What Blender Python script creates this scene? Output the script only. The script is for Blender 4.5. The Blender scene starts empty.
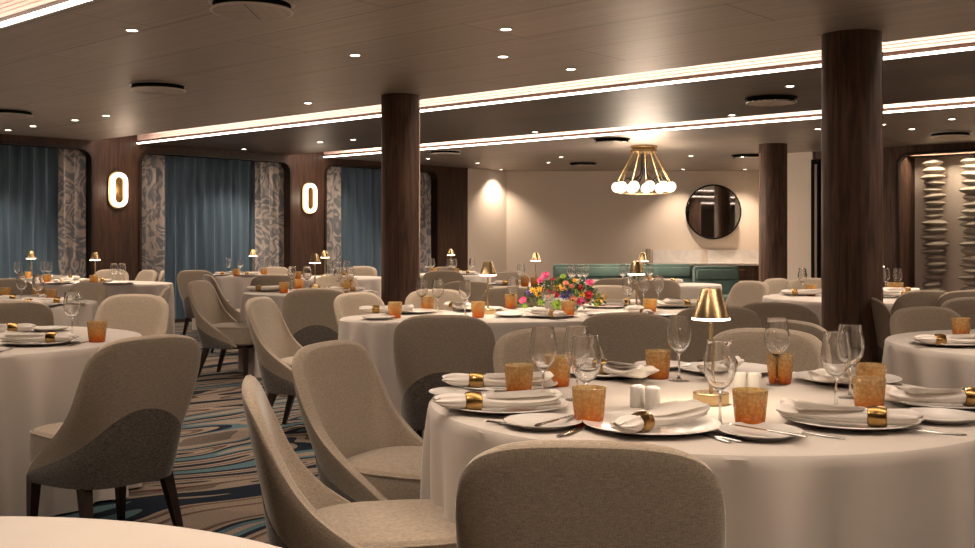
import bpy, bmesh, math, random
from mathutils import Vector, Matrix, noise
R = math.radians
PI = math.pi
random.seed(7)
SC = bpy.context.scene
COL = SC.collection

# ------------------------------------------------------------------ camera
F, CX, HY, CZ = 1060.0, 487.5, 239.0, 1.25
TZ = 0.75            # table height
HC = 2.63            # ceiling height
cam_d = bpy.data.cameras.new('camera'); cam = bpy.data.objects.new('camera', cam_d); COL.objects.link(cam)
cam.location = (0, 0, CZ); cam.rotation_euler = (R(90), 0, 0)
cam_d.sensor_width = 36; cam_d.lens = 36 * F / 975; cam_d.shift_y = (HY - 274) / 975
cam_d.clip_start = .05
SC.camera = cam
# ------------------------------------------------------------------ world, exposure
SC.view_settings.view_transform = 'Standard'; SC.view_settings.look = 'None'
SC.view_settings.gamma = 1; SC.view_settings.use_curve_mapping = False
SC.view_settings.exposure = 0.45
w = bpy.data.worlds.new('world'); SC.world = w; w.use_nodes = True
w.node_tree.nodes['Background'].inputs[0].default_value = (1, .8, .6, 1)
w.node_tree.nodes['Background'].inputs[1].default_value = 0.1
DOWN_W = 108.0        # each recessed downlight
COVE_W = 150.0
LAMP_W = 7.0         # each table lamp
SC.cycles.max_bounces = 9; SC.cycles.transmission_bounces = 9; SC.cycles.diffuse_bounces = 4
SC.cycles.glossy_bounces = 4; SC.cycles.caustics_refractive = False; SC.cycles.caustics_reflective = False
SC.cycles.sample_clamp_indirect = 4
WARM = (1.0, .80, .62)

def at(px, py, z):
    """world point at height z that the photograph shows at (px, py)"""
    s = (py - HY) / (CZ - z)
    return Vector(((px - CX) / s, F / s, z))
def atd(px, d, z=0.0):
    return Vector(((px - CX) * d / F, d, z))

# ------------------------------------------------------------------ materials
def newmat(name):
    m = bpy.data.materials.new(name); m.use_nodes = True
    return m, m.node_tree, m.node_tree.nodes['Principled BSDF']
def N(t, kind, **kw):
    n = t.nodes.new(kind)
    for k, v in kw.items():
        if k in n.inputs: n.inputs[k].default_value = v
        else: setattr(n, k, v)
    return n
def ramp(t, stops, interp='LINEAR'):
    n = t.nodes.new('ShaderNodeValToRGB'); n.color_ramp.interpolation = interp
    el = n.color_ramp.elements
    while len(el) < len(stops): el.new(.5)
    for e, (p, c) in zip(el, stops): e.position = p; e.color = (*c, 1)
    return n
def coords(t, scale=(1,1,1), rot=(0,0,0), obj=True):
    tc = t.nodes.new('ShaderNodeTexCoord'); mp = t.nodes.new('ShaderNodeMapping')
    mp.inputs['Scale'].default_value = scale; mp.inputs['Rotation'].default_value = rot
    t.links.new(tc.outputs['Object'], mp.inputs['Vector'])
    return mp.outputs['Vector']
def plain(name, c, rough=.5, metal=0, spec=.5, sheen=0, emit=None, es=0):
    m, t, b = newmat(name)
    b.inputs['Base Color'].default_value = (*c, 1); b.inputs['Roughness'].default_value = rough
    b.inputs['Metallic'].default_value = metal; b.inputs['Specular IOR Level'].default_value = spec
    b.inputs['Sheen Weight'].default_value = sheen
    if emit:
        b.inputs['Emission Color'].default_value = (*emit, 1); b.inputs['Emission Strength'].default_value = es
    return m
def noisy(name, c1, c2, scale=(1,1,1), ns=5, detail=4, rough=.6, metal=0, bump=0, bscale=None, spec=.5, sheen=0, dist=0, rot=(0,0,0), bd=.01):
    m, t, b = newmat(name)
    v = coords(t, scale, rot)
    n = N(t, 'ShaderNodeTexNoise', Scale=ns, Detail=detail, Distortion=dist); t.links.new(v, n.inputs['Vector'])
    r = ramp(t, [(.3, c1), (.7, c2)]); t.links.new(n.outputs['Fac'], r.inputs['Fac'])
    t.links.new(r.outputs['Color'], b.inputs['Base Color'])
    b.inputs['Roughness'].default_value = rough; b.inputs['Metallic'].default_value = metal
    b.inputs['Specular IOR Level'].default_value = spec; b.inputs['Sheen Weight'].default_value = sheen
    if bump:
        bn = N(t, 'ShaderNodeBump', Strength=bump, Distance=bd)
        if bscale:
            n2 = N(t, 'ShaderNodeTexNoise', Scale=bscale, Detail=2); t.links.new(v, n2.inputs['Vector'])
            t.links.new(n2.outputs['Fac'], bn.inputs['Height'])
        else: t.links.new(n.outputs['Fac'], bn.inputs['Height'])
        t.links.new(bn.outputs['Normal'], b.inputs['Normal'])
    return m
def fabric(name, c1, c2, wscale=260, bump=.35):
    m, t, b = newmat(name)
    tc = t.nodes.new('ShaderNodeTexCoord')
    def thread(sc):
        mp = t.nodes.new('ShaderNodeMapping'); mp.inputs['Scale'].default_value = sc
        t.links.new(tc.outputs['Object'], mp.inputs['Vector'])
        n = N(t, 'ShaderNodeTexNoise', Scale=1.0, Detail=2); t.links.new(mp.outputs['Vector'], n.inputs['Vector'])
        return n.outputs['Fac']
    a = thread((wscale, wscale, wscale * .12)); c = thread((wscale * .12, wscale * .12, wscale))
    ad = N(t, 'ShaderNodeMath', operation='ADD'); t.links.new(a, ad.inputs[0]); t.links.new(c, ad.inputs[1])
    hf = N(t, 'ShaderNodeMath', operation='MULTIPLY'); hf.inputs[1].default_value = .5; t.links.new(ad.outputs[0], hf.inputs[0])
    r = ramp(t, [(.36, c1), (.64, c2)]); t.links.new(hf.outputs[0], r.inputs['Fac'])
    t.links.new(r.outputs['Color'], b.inputs['Base Color'])
    b.inputs['Roughness'].default_value = .9; b.inputs['Specular IOR Level'].default_value = .15
    b.inputs['Sheen Weight'].default_value = .35; b.inputs['Sheen Roughness'].default_value = .4
    bn = N(t, 'ShaderNodeBump', Strength=bump, Distance=.002); t.links.new(hf.outputs[0], bn.inputs['Height'])
    t.links.new(bn.outputs['Normal'], b.inputs['Normal'])
    return m
def wood(name, c1, c2, rough=.35, sc=(9, 9, .7), seam=None):
    m, t, b = newmat(name)
    v = coords(t, sc)
    n = N(t, 'ShaderNodeTexNoise', Scale=3.0, Detail=7, Distortion=.8, Roughness=.6); t.links.new(v, n.inputs['Vector'])
    r = ramp(t, [(.3, c1), (.5, tuple((p + q) / 2 for p, q in zip(c1, c2))), (.72, c2)]); t.links.new(n.outputs['Fac'], r.inputs['Fac'])
    t.links.new(r.outputs['Color'], b.inputs['Base Color'])
    b.inputs['Roughness'].default_value = rough; b.inputs['Specular IOR Level'].default_value = .3
    bn = N(t, 'ShaderNodeBump', Strength=.15, Distance=.003); t.links.new(n.outputs['Fac'], bn.inputs['Height'])
    t.links.new(bn.outputs['Normal'], b.inputs['Normal'])
    return m
def ceiling_mat(name, c1, c2, rough, metal):
    m, t, b = newmat(name)
    tc = t.nodes.new('ShaderNodeTexCoord')
    mp = t.nodes.new('ShaderNodeMapping'); mp.inputs['Rotation'].default_value = (0, 0, R(90)); t.links.new(tc.outputs['Object'], mp.inputs['Vector'])
    br = N(t, 'ShaderNodeTexBrick'); br.inputs['Scale'].default_value = 1
    br.inputs['Brick Width'].default_value = 3.1; br.inputs['Row Height'].default_value = .62
    br.inputs['Mortar Size'].default_value = .004; br.inputs['Mortar Smooth'].default_value = .1
    br.inputs['Color1'].default_value = (*c1, 1); br.inputs['Color2'].default_value = (*c2, 1)
    br.inputs['Mortar'].default_value = (c1[0] * .25, c1[1] * .25, c1[2] * .25, 1)
    t.links.new(mp.outputs['Vector'], br.inputs['Vector'])
    mp2 = t.nodes.new('ShaderNodeMapping'); mp2.inputs['Scale'].default_value = (28, .5, 1); t.links.new(tc.outputs['Object'], mp2.inputs['Vector'])
    n = N(t, 'ShaderNodeTexNoise', Scale=1.2, Detail=6, Distortion=.4); t.links.new(mp2.outputs['Vector'], n.inputs['Vector'])
    r = ramp(t, [(.25, (.78, .76, .74)), (.75, (1.15, 1.15, 1.15))]); t.links.new(n.outputs['Fac'], r.inputs['Fac'])
    mx = N(t, 'ShaderNodeMix', data_type='RGBA', blend_type='MULTIPLY'); mx.inputs[0].default_value = 1
    t.links.new(br.outputs['Color'], mx.inputs[6]); t.links.new(r.outputs['Color'], mx.inputs[7])
    t.links.new(mx.outputs[2], b.inputs['Base Color'])
    rr = N(t, 'ShaderNodeMapRange'); rr.inputs['To Min'].default_value = rough * .8; rr.inputs['To Max'].default_value = rough * 1.25
    t.links.new(n.outputs['Fac'], rr.inputs['Value']); t.links.new(rr.outputs[0], b.inputs['Roughness'])
    b.inputs['Metallic'].default_value = metal
    return m
def carpet_mat():
    m, t, b = newmat('carpet')
    v = coords(t, (1, 1, 1), (0, 0, R(4)))
    wv = N(t, 'ShaderNodeTexNoise', Scale=.75, Detail=1.5); t.links.new(v, wv.inputs['Vector'])
    mpx = t.nodes.new('ShaderNodeMapping'); mpx.inputs['Scale'].default_value = (.34, 2.0, 1); t.links.new(v, mpx.inputs['Vector'])
    ad = N(t, 'ShaderNodeVectorMath', operation='MULTIPLY_ADD'); ad.inputs[1].default_value = (.8, 1.7, 0)
    t.links.new(wv.outputs['Color'], ad.inputs[0]); t.links.new(mpx.outputs['Vector'], ad.inputs[2])
    n = N(t, 'ShaderNodeTexNoise', Scale=1.5, Detail=.9, Distortion=.15); t.links.new(ad.outputs[0], n.inputs['Vector'])
    navy, teal, sand, rust, taupe = (.008, .013, .022), (.07, .12, .135), (.21, .165, .13), (.075, .028, .018), (.10, .08, .066)
    r = ramp(t, [(0, sand), (.30, teal), (.36, navy), (.42, sand), (.455, taupe), (.475, rust), (.487, sand), (.53, navy), (.575, teal), (.615, sand), (.67, taupe), (.72, navy)], 'CONSTANT')
    t.links.new(n.outputs['Fac'], r.inputs['Fac'])
    n3 = N(t, 'ShaderNodeTexNoise', Scale=160, Detail=2); t.links.new(v, n3.inputs['Vector'])
    r3 = ramp(t, [(.3, (.45, .45, .45)), (.7, (1.3, 1.3, 1.3))]); t.links.new(n3.outputs['Fac'], r3.inputs['Fac'])
    mx = N(t, 'ShaderNodeMix', data_type='RGBA', blend_type='MULTIPLY'); mx.inputs[0].default_value = 1
    t.links.new(r.outputs['Color'], mx.inputs[6]); t.links.new(r3.outputs['Color'], mx.inputs[7])
    t.links.new(mx.outputs[2], b.inputs['Base Color']); b.inputs['Roughness'].default_value = 1; b.inputs['Specular IOR Level'].default_value = .1
    bn = N(t, 'ShaderNodeBump', Strength=.5, Distance=.006); t.links.new(n3.outputs['Fac'], bn.inputs['Height']); t.links.new(bn.outputs['Normal'], b.inputs['Normal'])
    return m
def swirl_mat():
    m, t, b = newmat('patterned_drape')
    v = coords(t, (1, 1, .8))
    n = N(t, 'ShaderNodeTexNoise', Scale=3.0, Detail=2, Distortion=1.6); t.links.new(v, n.inputs['Vector'])
    mu = N(t, 'ShaderNodeMath', operation='MULTIPLY'); mu.inputs[1].default_value = 30; t.links.new(n.outputs['Fac'], mu.inputs[0])
    si = N(t, 'ShaderNodeMath', operation='SINE'); t.links.new(mu.outputs[0], si.inputs[0])
    r = ramp(t, [(.15, (.34, .35, .38)), (.85, (.80, .72, .66))]); t.links.new(si.outputs[0], r.inputs['Fac'])
    mr = N(t, 'ShaderNodeMapRange'); mr.inputs['From Min'].default_value = -1; t.links.new(si.outputs[0], mr.inputs['Value']); t.links.new(mr.outputs[0], r.inputs['Fac'])
    t.links.new(r.outputs['Color'], b.inputs['Base Color']); b.inputs['Roughness'].default_value = .75; b.inputs['Sheen Weight'].default_value = .3
    return m
def glass_mat(fac=.94):
    """clear glass"""
    m = bpy.data.materials.new('clear_glass'); m.use_nodes = True; t = m.node_tree; t.nodes.remove(t.nodes['Principled BSDF'])
    g = N(t, 'ShaderNodeBsdfGlass', IOR=1.45, Roughness=0.0); tr = N(t, 'ShaderNodeBsdfTransparent')
    mx = t.nodes.new('ShaderNodeMixShader'); mx.inputs[0].default_value = fac; t.links.new(tr.outputs[0], mx.inputs[1]); t.links.new(g.outputs[0], mx.inputs[2])
    t.links.new(mx.outputs[0], t.nodes['Material Output'].inputs['Surface'])
    return m
def amber_mat():
    m = bpy.data.materials.new('amber_glass'); m.use_nodes = True; t = m.node_tree; t.nodes.remove(t.nodes['Principled BSDF'])
    tc = t.nodes.new('ShaderNodeTexCoord'); sp = t.nodes.new('ShaderNodeSeparateXYZ'); t.links.new(tc.outputs['Object'], sp.inputs[0])
    mr = N(t, 'ShaderNodeMapRange'); mr.inputs['From Max'].default_value = .1; t.links.new(sp.outputs['Z'], mr.inputs['Value'])
    r = ramp(t, [(0, (.90, .25, .01)), (.2, (.93, .45, .05)), (.5, (.92, .66, .22)), (1, (.92, .80, .50))]); t.links.new(mr.outputs[0], r.inputs['Fac'])
    vo = N(t, 'ShaderNodeTexVoronoi', Scale=95, Randomness=.8); t.links.new(tc.outputs['Object'], vo.inputs['Vector'])
    bn = N(t, 'ShaderNodeBump', Strength=1, Distance=.006); t.links.new(vo.outputs['Distance'], bn.inputs['Height'])
    rd = ramp(t, [(.15, (1, 1, 1)), (.75, (.78, .66, .5))]); t.links.new(vo.outputs['Distance'], rd.inputs['Fac'])
    mu = N(t, 'ShaderNodeMix', data_type='RGBA', blend_type='MULTIPLY'); mu.inputs[0].default_value = 1
    t.links.new(r.outputs['Color'], mu.inputs[6]); t.links.new(rd.outputs['Color'], mu.inputs[7])
    tr = N(t, 'ShaderNodeBsdfTransparent'); tl = N(t, 'ShaderNodeBsdfTranslucent'); df = N(t, 'ShaderNodeBsdfDiffuse'); g = N(t, 'ShaderNodeBsdfGlossy', Roughness=.12)
    for n in (tr, tl, df): t.links.new(mu.outputs[2], n.inputs['Color'])
    for n in (tl, g): t.links.new(bn.outputs['Normal'], n.inputs['Normal'])
    def mix(f, a, b):
        mx = t.nodes.new('ShaderNodeMixShader')
        if isinstance(f, float): mx.inputs[0].default_value = f
        else: t.links.new(f, mx.inputs[0])
        t.links.new(a, mx.inputs[1]); t.links.new(b, mx.inputs[2]); return mx.outputs[0]
    body = mix(.5, tl.outputs[0], df.outputs[0]); body = mix(.48, tr.outputs[0], body)
    lw = N(t, 'ShaderNodeLayerWeight', Blend=.5); t.links.new(bn.outputs['Normal'], lw.inputs['Normal']); pw = N(t, 'ShaderNodeMath', operation='POWER'); pw.inputs[1].default_value = 3; t.links.new(lw.outputs['Facing'], pw.inputs[0])
    fr = N(t, 'ShaderNodeMath', operation='MULTIPLY_ADD'); fr.inputs[1].default_value = .45; fr.inputs[2].default_value = .05; t.links.new(pw.outputs[0], fr.inputs[0])
    t.links.new(mix(fr.outputs[0], body, g.outputs[0]), t.nodes['Material Output'].inputs['Surface'])
    return m

M = dict(
    fabric=fabric('oatmeal_fabric', (.215, .175, .135), (.37, .305, .235), 650),
    darkfab=fabric('charcoal_weave', (.035, .03, .026), (.17, .15, .13), 500, .8),
    legwood=wood('chair_wood', (.012, .007, .005), (.035, .02, .014), .35),
    walnut=wood('walnut', (.022, .010, .006), (.075, .036, .021), .45),
    colwood=wood('column_walnut', (.030, .016, .011), (.145, .080, .052), .55),
    ceil=ceiling_mat('ceiling_panel', (.46, .40, .35), (.42, .365, .32), .44, .6),
    ceild=ceiling_mat('ceiling_dark_panel', (.10, .070, .052), (.072, .050, .038), .46, .35),
    carpet=carpet_mat(),
    cloth=noisy('white_linen', (.46, .41, .365), (.50, .45, .40), (1,1,1), 3, 2, .85, bump=.1, bscale=500, sheen=.2, spec=.2, bd=.001),
    napkin=noisy('napkin_linen', (.66, .61, .56), (.72, .67, .61), (1,1,1), 8, 2, .85, bump=.2, bscale=400, sheen=.2, spec=.2, bd=.001),
    brass=plain('brushed_brass', (.60, .44, .24), .27, 1),
    bronze=plain('antique_brass', (.36, .215, .075), .24, 1),
    beige=noisy('beige_wallcovering', (.74, .63, .53), (.80, .69, .58), (1,1,1), 60, 3, .85, bump=.1, bscale=120),
    porcelain=plain('porcelain', (.60, .57, .53), .2),
    silver=plain('cutlery_steel', (.62, .6, .57), .2, 1),
    glass=glass_mat(), foot=glass_mat(.25), amber=amber_mat(),
    blue=noisy('blue_drape', (.15, .235, .33), (.24, .36, .47), (8, 8, .4), 2, 3, .8, sheen=.3),
    swirl=swirl_mat(),
    led=plain('led_strip', (1, .9, .8), .5, emit=(1, .86, .74), es=6),
    cove=plain('cove_light', (1, .8, .7), .5, emit=(1, .70, .60), es=10),
    rib=plain('cove_slat', (.85, .66, .60), .5),
    ribback=plain('cove_back', (.07, .04, .03), .6),
    downglow=plain('downlight_lens', (1, .9, .8), .5, emit=(1, .85, .68), es=14),
    fill_glow=plain('niche_fill_glow', (1, .9, .8), .5, emit=(1, .84, .68), es=1.5),
    shadeglow=plain('lamp_diffuser', (1, .9, .8), .5, emit=(1, .86, .66), es=6),
    sconceglow=plain('sconce_diffuser', (1, .9, .8), .5, emit=(1, .82, .62), es=1.7),
    globeglow=plain('globe_glass', (1, .95, .85), .3, emit=(1, .85, .66), es=1.8),
    strip=plain('copper_strip', (.26, .17, .12), .5),
    white=plain('white_metal', (.70, .64, .57), .4),
    black=plain('black_gap', (.008, .008, .008), .95, spec=.1),
    chrome=plain('chrome', (.7, .68, .65), .12, 1),
    mirror=plain('mirror_glass', (.85, .85, .85), .02, 1),
    teal=noisy('teal_velvet', (.06, .105, .09), (.10, .155, .135), (1,1,1), 5, 3, .75, sheen=.15, spec=.2),
    marble=noisy('pale_marble', (.80, .76, .72), (.68, .64, .60), (1,1,1), 6, 6, .35, dist=1.5),
    stone=plain('sculpture_plaster', (.40, .345, .28), .8),
    leaf=noisy('leaf_green', (.02, .06, .015), (.07, .16, .03), (1,1,1), 30, 2, .6),
    pink=plain('pink_petal', (.85, .12, .30), .6), red=plain('red_petal', (.55, .01, .03), .6),
    yellow=plain('yellow_petal', (.9, .50, .03), .6), purple=plain('purple_petal', (.10, .05, .32), .6),
    lime=plain('lime_petal', (.30, .48, .04), .6), peach=plain('peach_petal', (.9, .38, .22), .6),
)
# ------------------------------------------------------------------ helpers
def mesh(bm, name, smooth=True):
    me = bpy.data.meshes.new(name); bm.normal_update(); bm.to_mesh(me); bm.free()
    if smooth:
        for p in me.polygons: p.use_smooth = True
        try: me.set_sharp_from_angle(angle=R(40))
        except Exception: pass
    return me
def obj(name, data, mat=None, parent=None, loc=None, rotz=None, smooth=True):
    if isinstance(data, bmesh.types.BMesh): data = mesh(data, name, smooth)
    o = bpy.data.objects.new(name, data); COL.objects.link(o)
    if mat and not data.materials: data.materials.append(mat)
    if parent: o.parent = parent
    if loc is not None: o.location = loc
    if rotz is not None: o.rotation_euler = (0, 0, rotz)
    return o
def tag(o, label, cat, group=None):
    o['label'] = label; o['category'] = cat
    if group: o['group'] = group
    return o
def empty(name, loc=(0,0,0), rotz=0):
    o = bpy.data.objects.new(name, None); COL.objects.link(o); o.location = loc; o.rotation_euler = (0, 0, rotz); o.empty_display_size = .1
    return o
def box(bm, c, s, rz=0, bev=0):
    r = bmesh.ops.create_cube(bm, size=1, matrix=Matrix.Translation(c) @ Matrix.Rotation(rz, 4, 'Z') @ Matrix.Diagonal((*s, 1)))
    if bev:
        es = list({e for v in r['verts'] for e in v.link_edges})
        bmesh.ops.bevel(bm, geom=es, offset=bev, segments=2, affect='EDGES', profile=.6)
    return bm
def boxes(*args):
    bm = bmesh.new()
    for a in args: box(bm, *a)
    return bm
def lathe(prof, n=32, closed=False, bm=None, mat4=None):
    bm = bm or bmesh.new(); rings = []
    for r, z in prof:
        if r < 1e-6: rings.append([bm.verts.new((0, 0, z))])
        else: rings.append([bm.verts.new((r * math.cos(2*PI*i/n), r * math.sin(2*PI*i/n), z)) for i in range(n)])
    prs = list(zip(rings, rings[1:])) + ([(rings[-1], rings[0])] if closed else [])
    for a, b in prs:
        for i in range(n):
            j = (i + 1) % n
            vs = [a[i % len(a)], a[j % len(a)], b[j % len(b)], b[i % len(b)]]
            u = []
            for v in vs:
                if v not in u: u.append(v)
            if len(u) > 2: bm.faces.new(u)
    if mat4 is not None: bmesh.ops.transform(bm, matrix=mat4, verts=[v for r in rings for v in r])
    return bm
def loft(sections, closed_u=True, cap=True, bm=None):
    bm = bm or bmesh.new(); rs = [[bm.verts.new(p) for p in s] for s in sections]
    n = len(rs[0])
    for a, b in zip(rs, rs[1:]):
        for i in range(n if closed_u else n - 1):
            j = (i + 1) % n; bm.faces.new((a[i], a[j], b[j], b[i]))
    if cap and closed_u: bm.faces.new(rs[0][::-1]); bm.faces.new(rs[-1])
    return bm
def tube(bm, p, q, r0, r1=None, n=10, cap=True):
    p, q = Vector(p), Vector(q); r1 = r0 if r1 is None else r1
    d = (q - p).normalized(); x = d.orthogonal().normalized(); y = d.cross(x)
    return loft([[c + x * r * math.cos(2*PI*i/n) + y * r * math.sin(2*PI*i/n) for i in range(n)] for c, r in ((p, r0), (q, r1))], True, cap, bm)
def fix(bm): bmesh.ops.recalc_face_normals(bm, faces=bm.faces); return bm
def subsurf(bm, lv=1):
    me = mesh(bm, 'tmp'); o = bpy.data.objects.new('tmp', me); COL.objects.link(o)
    md = o.modifiers.new('s', 'SUBSURF'); md.levels = lv; md.render_levels = lv
    dg = bpy.context.evaluated_depsgraph_get(); r = bpy.data.meshes.new_from_object(o.evaluated_get(dg))
    bpy.data.objects.remove(o)
    for p in r.polygons: p.use_smooth = True
    return r
PROTO = {}
def copy_tree(o, parent=None):
    c = o.copy(); COL.objects.link(c); c.parent = parent
    for ch in [x for x in o.children]: copy_tree(ch, c)
    return c
def inst(key, builder):
    if key not in PROTO:
        PROTO[key] = builder(); return PROTO[key]
    return copy_tree(PROTO[key])

# ------------------------------------------------------------------ room shell, laid out on the ship's own axes
RZ = math.atan2(.7464, .6654)
Vb, Ua = Vector((math.cos(RZ), math.sin(RZ), 0)), Vector((-math.sin(RZ), math.cos(RZ), 0))
def rp(b, a, z=0): return Vb * b + Ua * a + Vector((0, 0, z))
def room(name, bm, mat, kind='structure', smooth=False, parent=None):
    o = obj(name, bm, mat, parent, smooth=smooth)
    if parent is None: o.rotation_euler = (0, 0, RZ)
    if kind and parent is None: o['kind'] = kind
    return o
AW, BR = 14.02, 15.9
B0, A0 = -7.0, -7.0
def bxx(x0, x1, y0, y1, z0, z1): return ((( x0+x1)/2, (y0+y1)/2, (z0+z1)/2), (x1-x0, y1-y0, z1-z0))
room('floor', boxes(bxx(B0-.5, 21, A0-.5, 15, -.1, 0)), M['carpet'])
TR = [(2.0, 3.04), (7.40, 8.11), (10.84, 11.57)]
y0, y1 = A0, 15.0
zones = [(B0, TR[0][0], 'ceil'), (TR[0][1], TR[1][0], 'ceil'), (TR[1][1], TR[2][0], 'ceild'), (TR[2][1], 21, 'ceil')]
for x0, x1, mk in zones:
    o = room('ceiling', boxes(bxx(x0, x1, y0, y1, HC, HC + .06)), M[mk])
for k, (x0, x1) in enumerate(TR):
    # the recess above each light trough, and its slatted lit riser
    room('ceiling', boxes(bxx(x0-.02, x1+.02, y0, AW, HC+.40, HC+.44), bxx(x0-.03, x0, y0, AW, HC+.061, HC+.40), bxx(x1, x1+.03, y0, AW, HC+.061, HC+.40)), M['ribback'])
    tr = empty('cove_light'); tr.rotation_euler = (0, 0, RZ)
    tag(tr, ['slatted linear cove light crossing the top left corner', 'slatted linear cove light meeting the left sconce pillar', 'slatted linear cove light meeting the right sconce pillar'][k], 'cove light', None)
    ya, yb = y0 + .1, AW - .02
    room('led_strip', boxes(bxx(x1-.035, x1+.004, ya, yb, HC-.003, HC+.014)), M['led'], None, parent=tr)
    room('wood_band', boxes(bxx(x1-.02, x1, ya, yb, HC+.016, HC+.046)), M['walnut'], None, parent=tr)
    for i in range(9):
        z = HC + .050 + i * .028
        room('slat', boxes(bxx(x1-.030 - .0*i, x1-.002, ya, yb, z, z + .023)), M['rib'], None, parent=tr)
    al = bpy.data.lights.new('cove_area', 'AREA'); al.shape = 'RECTANGLE'; al.size = .3; al.size_y = 20; al.energy = COVE_W * (1, 1, 2.0)[k]; al.color = (1, .80, .62)
    ao = bpy.data.objects.new('cove_area', al); COL.objects.link(ao); ao.parent = tr; ao.location = ((x0+x1)/2, 3.5, HC+.3)
    room('cove_lamp', boxes(bxx(x0+.03, x0+.07, ya, yb, HC+.09, HC+.12)), M['cove'], None, parent=tr)

def plate2d(rect, holes, thick, name):
    """flat board in local x (along), z (up) with rounded openings, thickness along local y"""
    cu = bpy.data.curves.new(name, 'CURVE'); cu.dimensions = '2D'; cu.fill_mode = 'BOTH'; cu.extrude = thick / 2; cu.resolution_u = 1
    def spl(pts):
        s = cu.splines.new('POLY'); s.points.add(len(pts) - 1); s.use_cyclic_u = True
        for p, (x, z) in zip(s.points, pts): p.co = (x, z, 0, 1)
    x0, x1, z0, z1 = rect; spl([(x0, z0), (x1, z0), (x1, z1), (x0, z1)])
    for h in holes: spl(rounded(*h))
    o = bpy.data.objects.new(name, cu); COL.objects.link(o)
    me = bpy.data.meshes.new_from_object(o.evaluated_get(bpy.context.evaluated_depsgraph_get())); bpy.data.objects.remove(o)
    me.transform(Matrix.Rotation(R(90), 4, 'X')); return me
def rounded(x0, x1, z0, z1, r, n=8):
    pts = []
    for cx, cz, a0 in ((x1-r, z1-r, 0), (x0+r, z1-r, 90), (x0+r, z0+r, 180), (x1-r, z0+r, 270)):
        for i in range(n + 1):
            a = R(a0 + 90 * i / n); pts.append((cx + r * math.cos(a), cz + r * math.sin(a)))
    return pts
def frame_loop(x0, x1, z0, z1, r, wd, y_a, y_b):
    """trim running round a rounded opening"""
    bm = bmesh.new(); o_ = rounded(x0-wd, x1+wd, z0-wd, z1+wd, r+wd); i_ = rounded(x0, x1, z0, z1, r)
    rings = [[bm.verts.new((x, y, z)) for x, z in pts] for pts, y in ((o_, y_a), (o_, y_b), (i_, y_b), (i_, y_a))]
    n = len(o_)
    for k in range(4):
        a, b = rings[k], rings[(k+1) % 4]
        for i in range(n): bm.faces.new((a[i], a[(i+1) % n], b[(i+1) % n], b[i]))
    return fix(bm)
PITCH = 3.45
wins = [(8.15 + PITCH*k, 10.83 + PITCH*k) for k in (-4, -3, -2, -1, 0, 1)]
me = plate2d((B0, 15.15, -.02, HC+.4), [(a, b, .04, 2.50, .16) for a, b in wins], .12, 'wall_left')
o = obj('wall_left', me, M['walnut'], smooth=False); o.rotation_euler = (0, 0, RZ); o.location = rp(0, AW + .06); o['kind'] = 'structure'
room('wall_left_beige', boxes(bxx(15.15, 16.4, AW, AW+.12, 0, HC+.02)), M['beige'])
room('wall_left_backing', boxes(bxx(B0, 15.2, AW+.62, AW+.7, 0, HC+.05)), M['black'])

def drape(x0, x1, y, ztop, mat, folds, amp, seed, name='drape'):
    rnd = random.Random(seed); n = int(folds * 10); bm = bmesh.new(); ph = rnd.random() * 9; rows = []
    js = [rnd.uniform(.7, 1.3) for _ in range(40)]
    for zi in range(9):
        z = .03 + (ztop - .03) * zi / 8; k = 1 - .25 * zi / 8; row = []
        for i in range(n + 1):
            u = i / n; a = u * folds * 2 * PI + ph + .5 * math.sin(u * 7 + seed) + .15 * math.sin(zi + u * 5)
            yy = amp * k * js[int(u * folds) % 40] * (math.sin(a) + .25 * math.sin(2 * a + 1))
            row.append(bm.verts.new((x0 + (x1 - x0) * u, y + yy, z)))
        rows.append(row)
    for a, b in zip(rows, rows[1:]):
        for i in range(n): bm.faces.new((a[i], a[i+1], b[i+1], b[i]))
    bmesh.ops.solidify(bm, geom=bm.faces[:], thickness=.006)
    return fix(bm)
wname = {0: 'left', 1: 'middle', 2: 'right'}
for k, (a, b) in enumerate(wins):
    fr = room('trim_%d' % (k + 1), frame_loop(a, b, .04, 2.50, .16, .035, AW - .03, AW + .14), M['legwood'])
    if k < 2: continue
    kk = k - 3
    wd = b - a
    if kk < 0: segs = [(a-.1, b+.1, 'blue', 'beyond the left edge')]
    else:
        segs = [(a-.12, a+.50, 'swirl', 'at the left of'), (a+.44, b-.48, 'blue', 'across the middle of'), (b-.54, b+.12, 'swirl', 'at the right of')]
        if kk == 0: segs = [(a-.12, b-.26, 'blue', 'across'), (b-.38, b+.12, 'swirl', 'at the right of')]
        if kk == 2: segs = [(a-.12, a+.45, 'swirl', 'at the left of'), (a+.43, b-.48, 'blue', 'across the middle of'), (b-.50, b+.12, 'swirl', 'at the right of')]
    for s, (p, q, mk, ph) in enumerate(segs):
        off = .28 if mk == 'blue' else .17
        o = obj('curtain', drape(p, q, AW + off, 2.56, M[mk], max(3, (q - p) / .17), .06 if mk == 'blue' else .05, k * 5 + s), M[mk])
        o.rotation_euler = (0, 0, RZ)
        nm = {0: 'leftmost window', 1: 'window between the two wall sconces', 2: 'window behind the middle column'}.get(kk, 'wall outside the frame')
        col = 'plain blue curtain' if mk == 'blue' else 'swirl patterned grey curtain'
        tag(o, f'{col} {ph} the {nm}', 'curtain')
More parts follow.
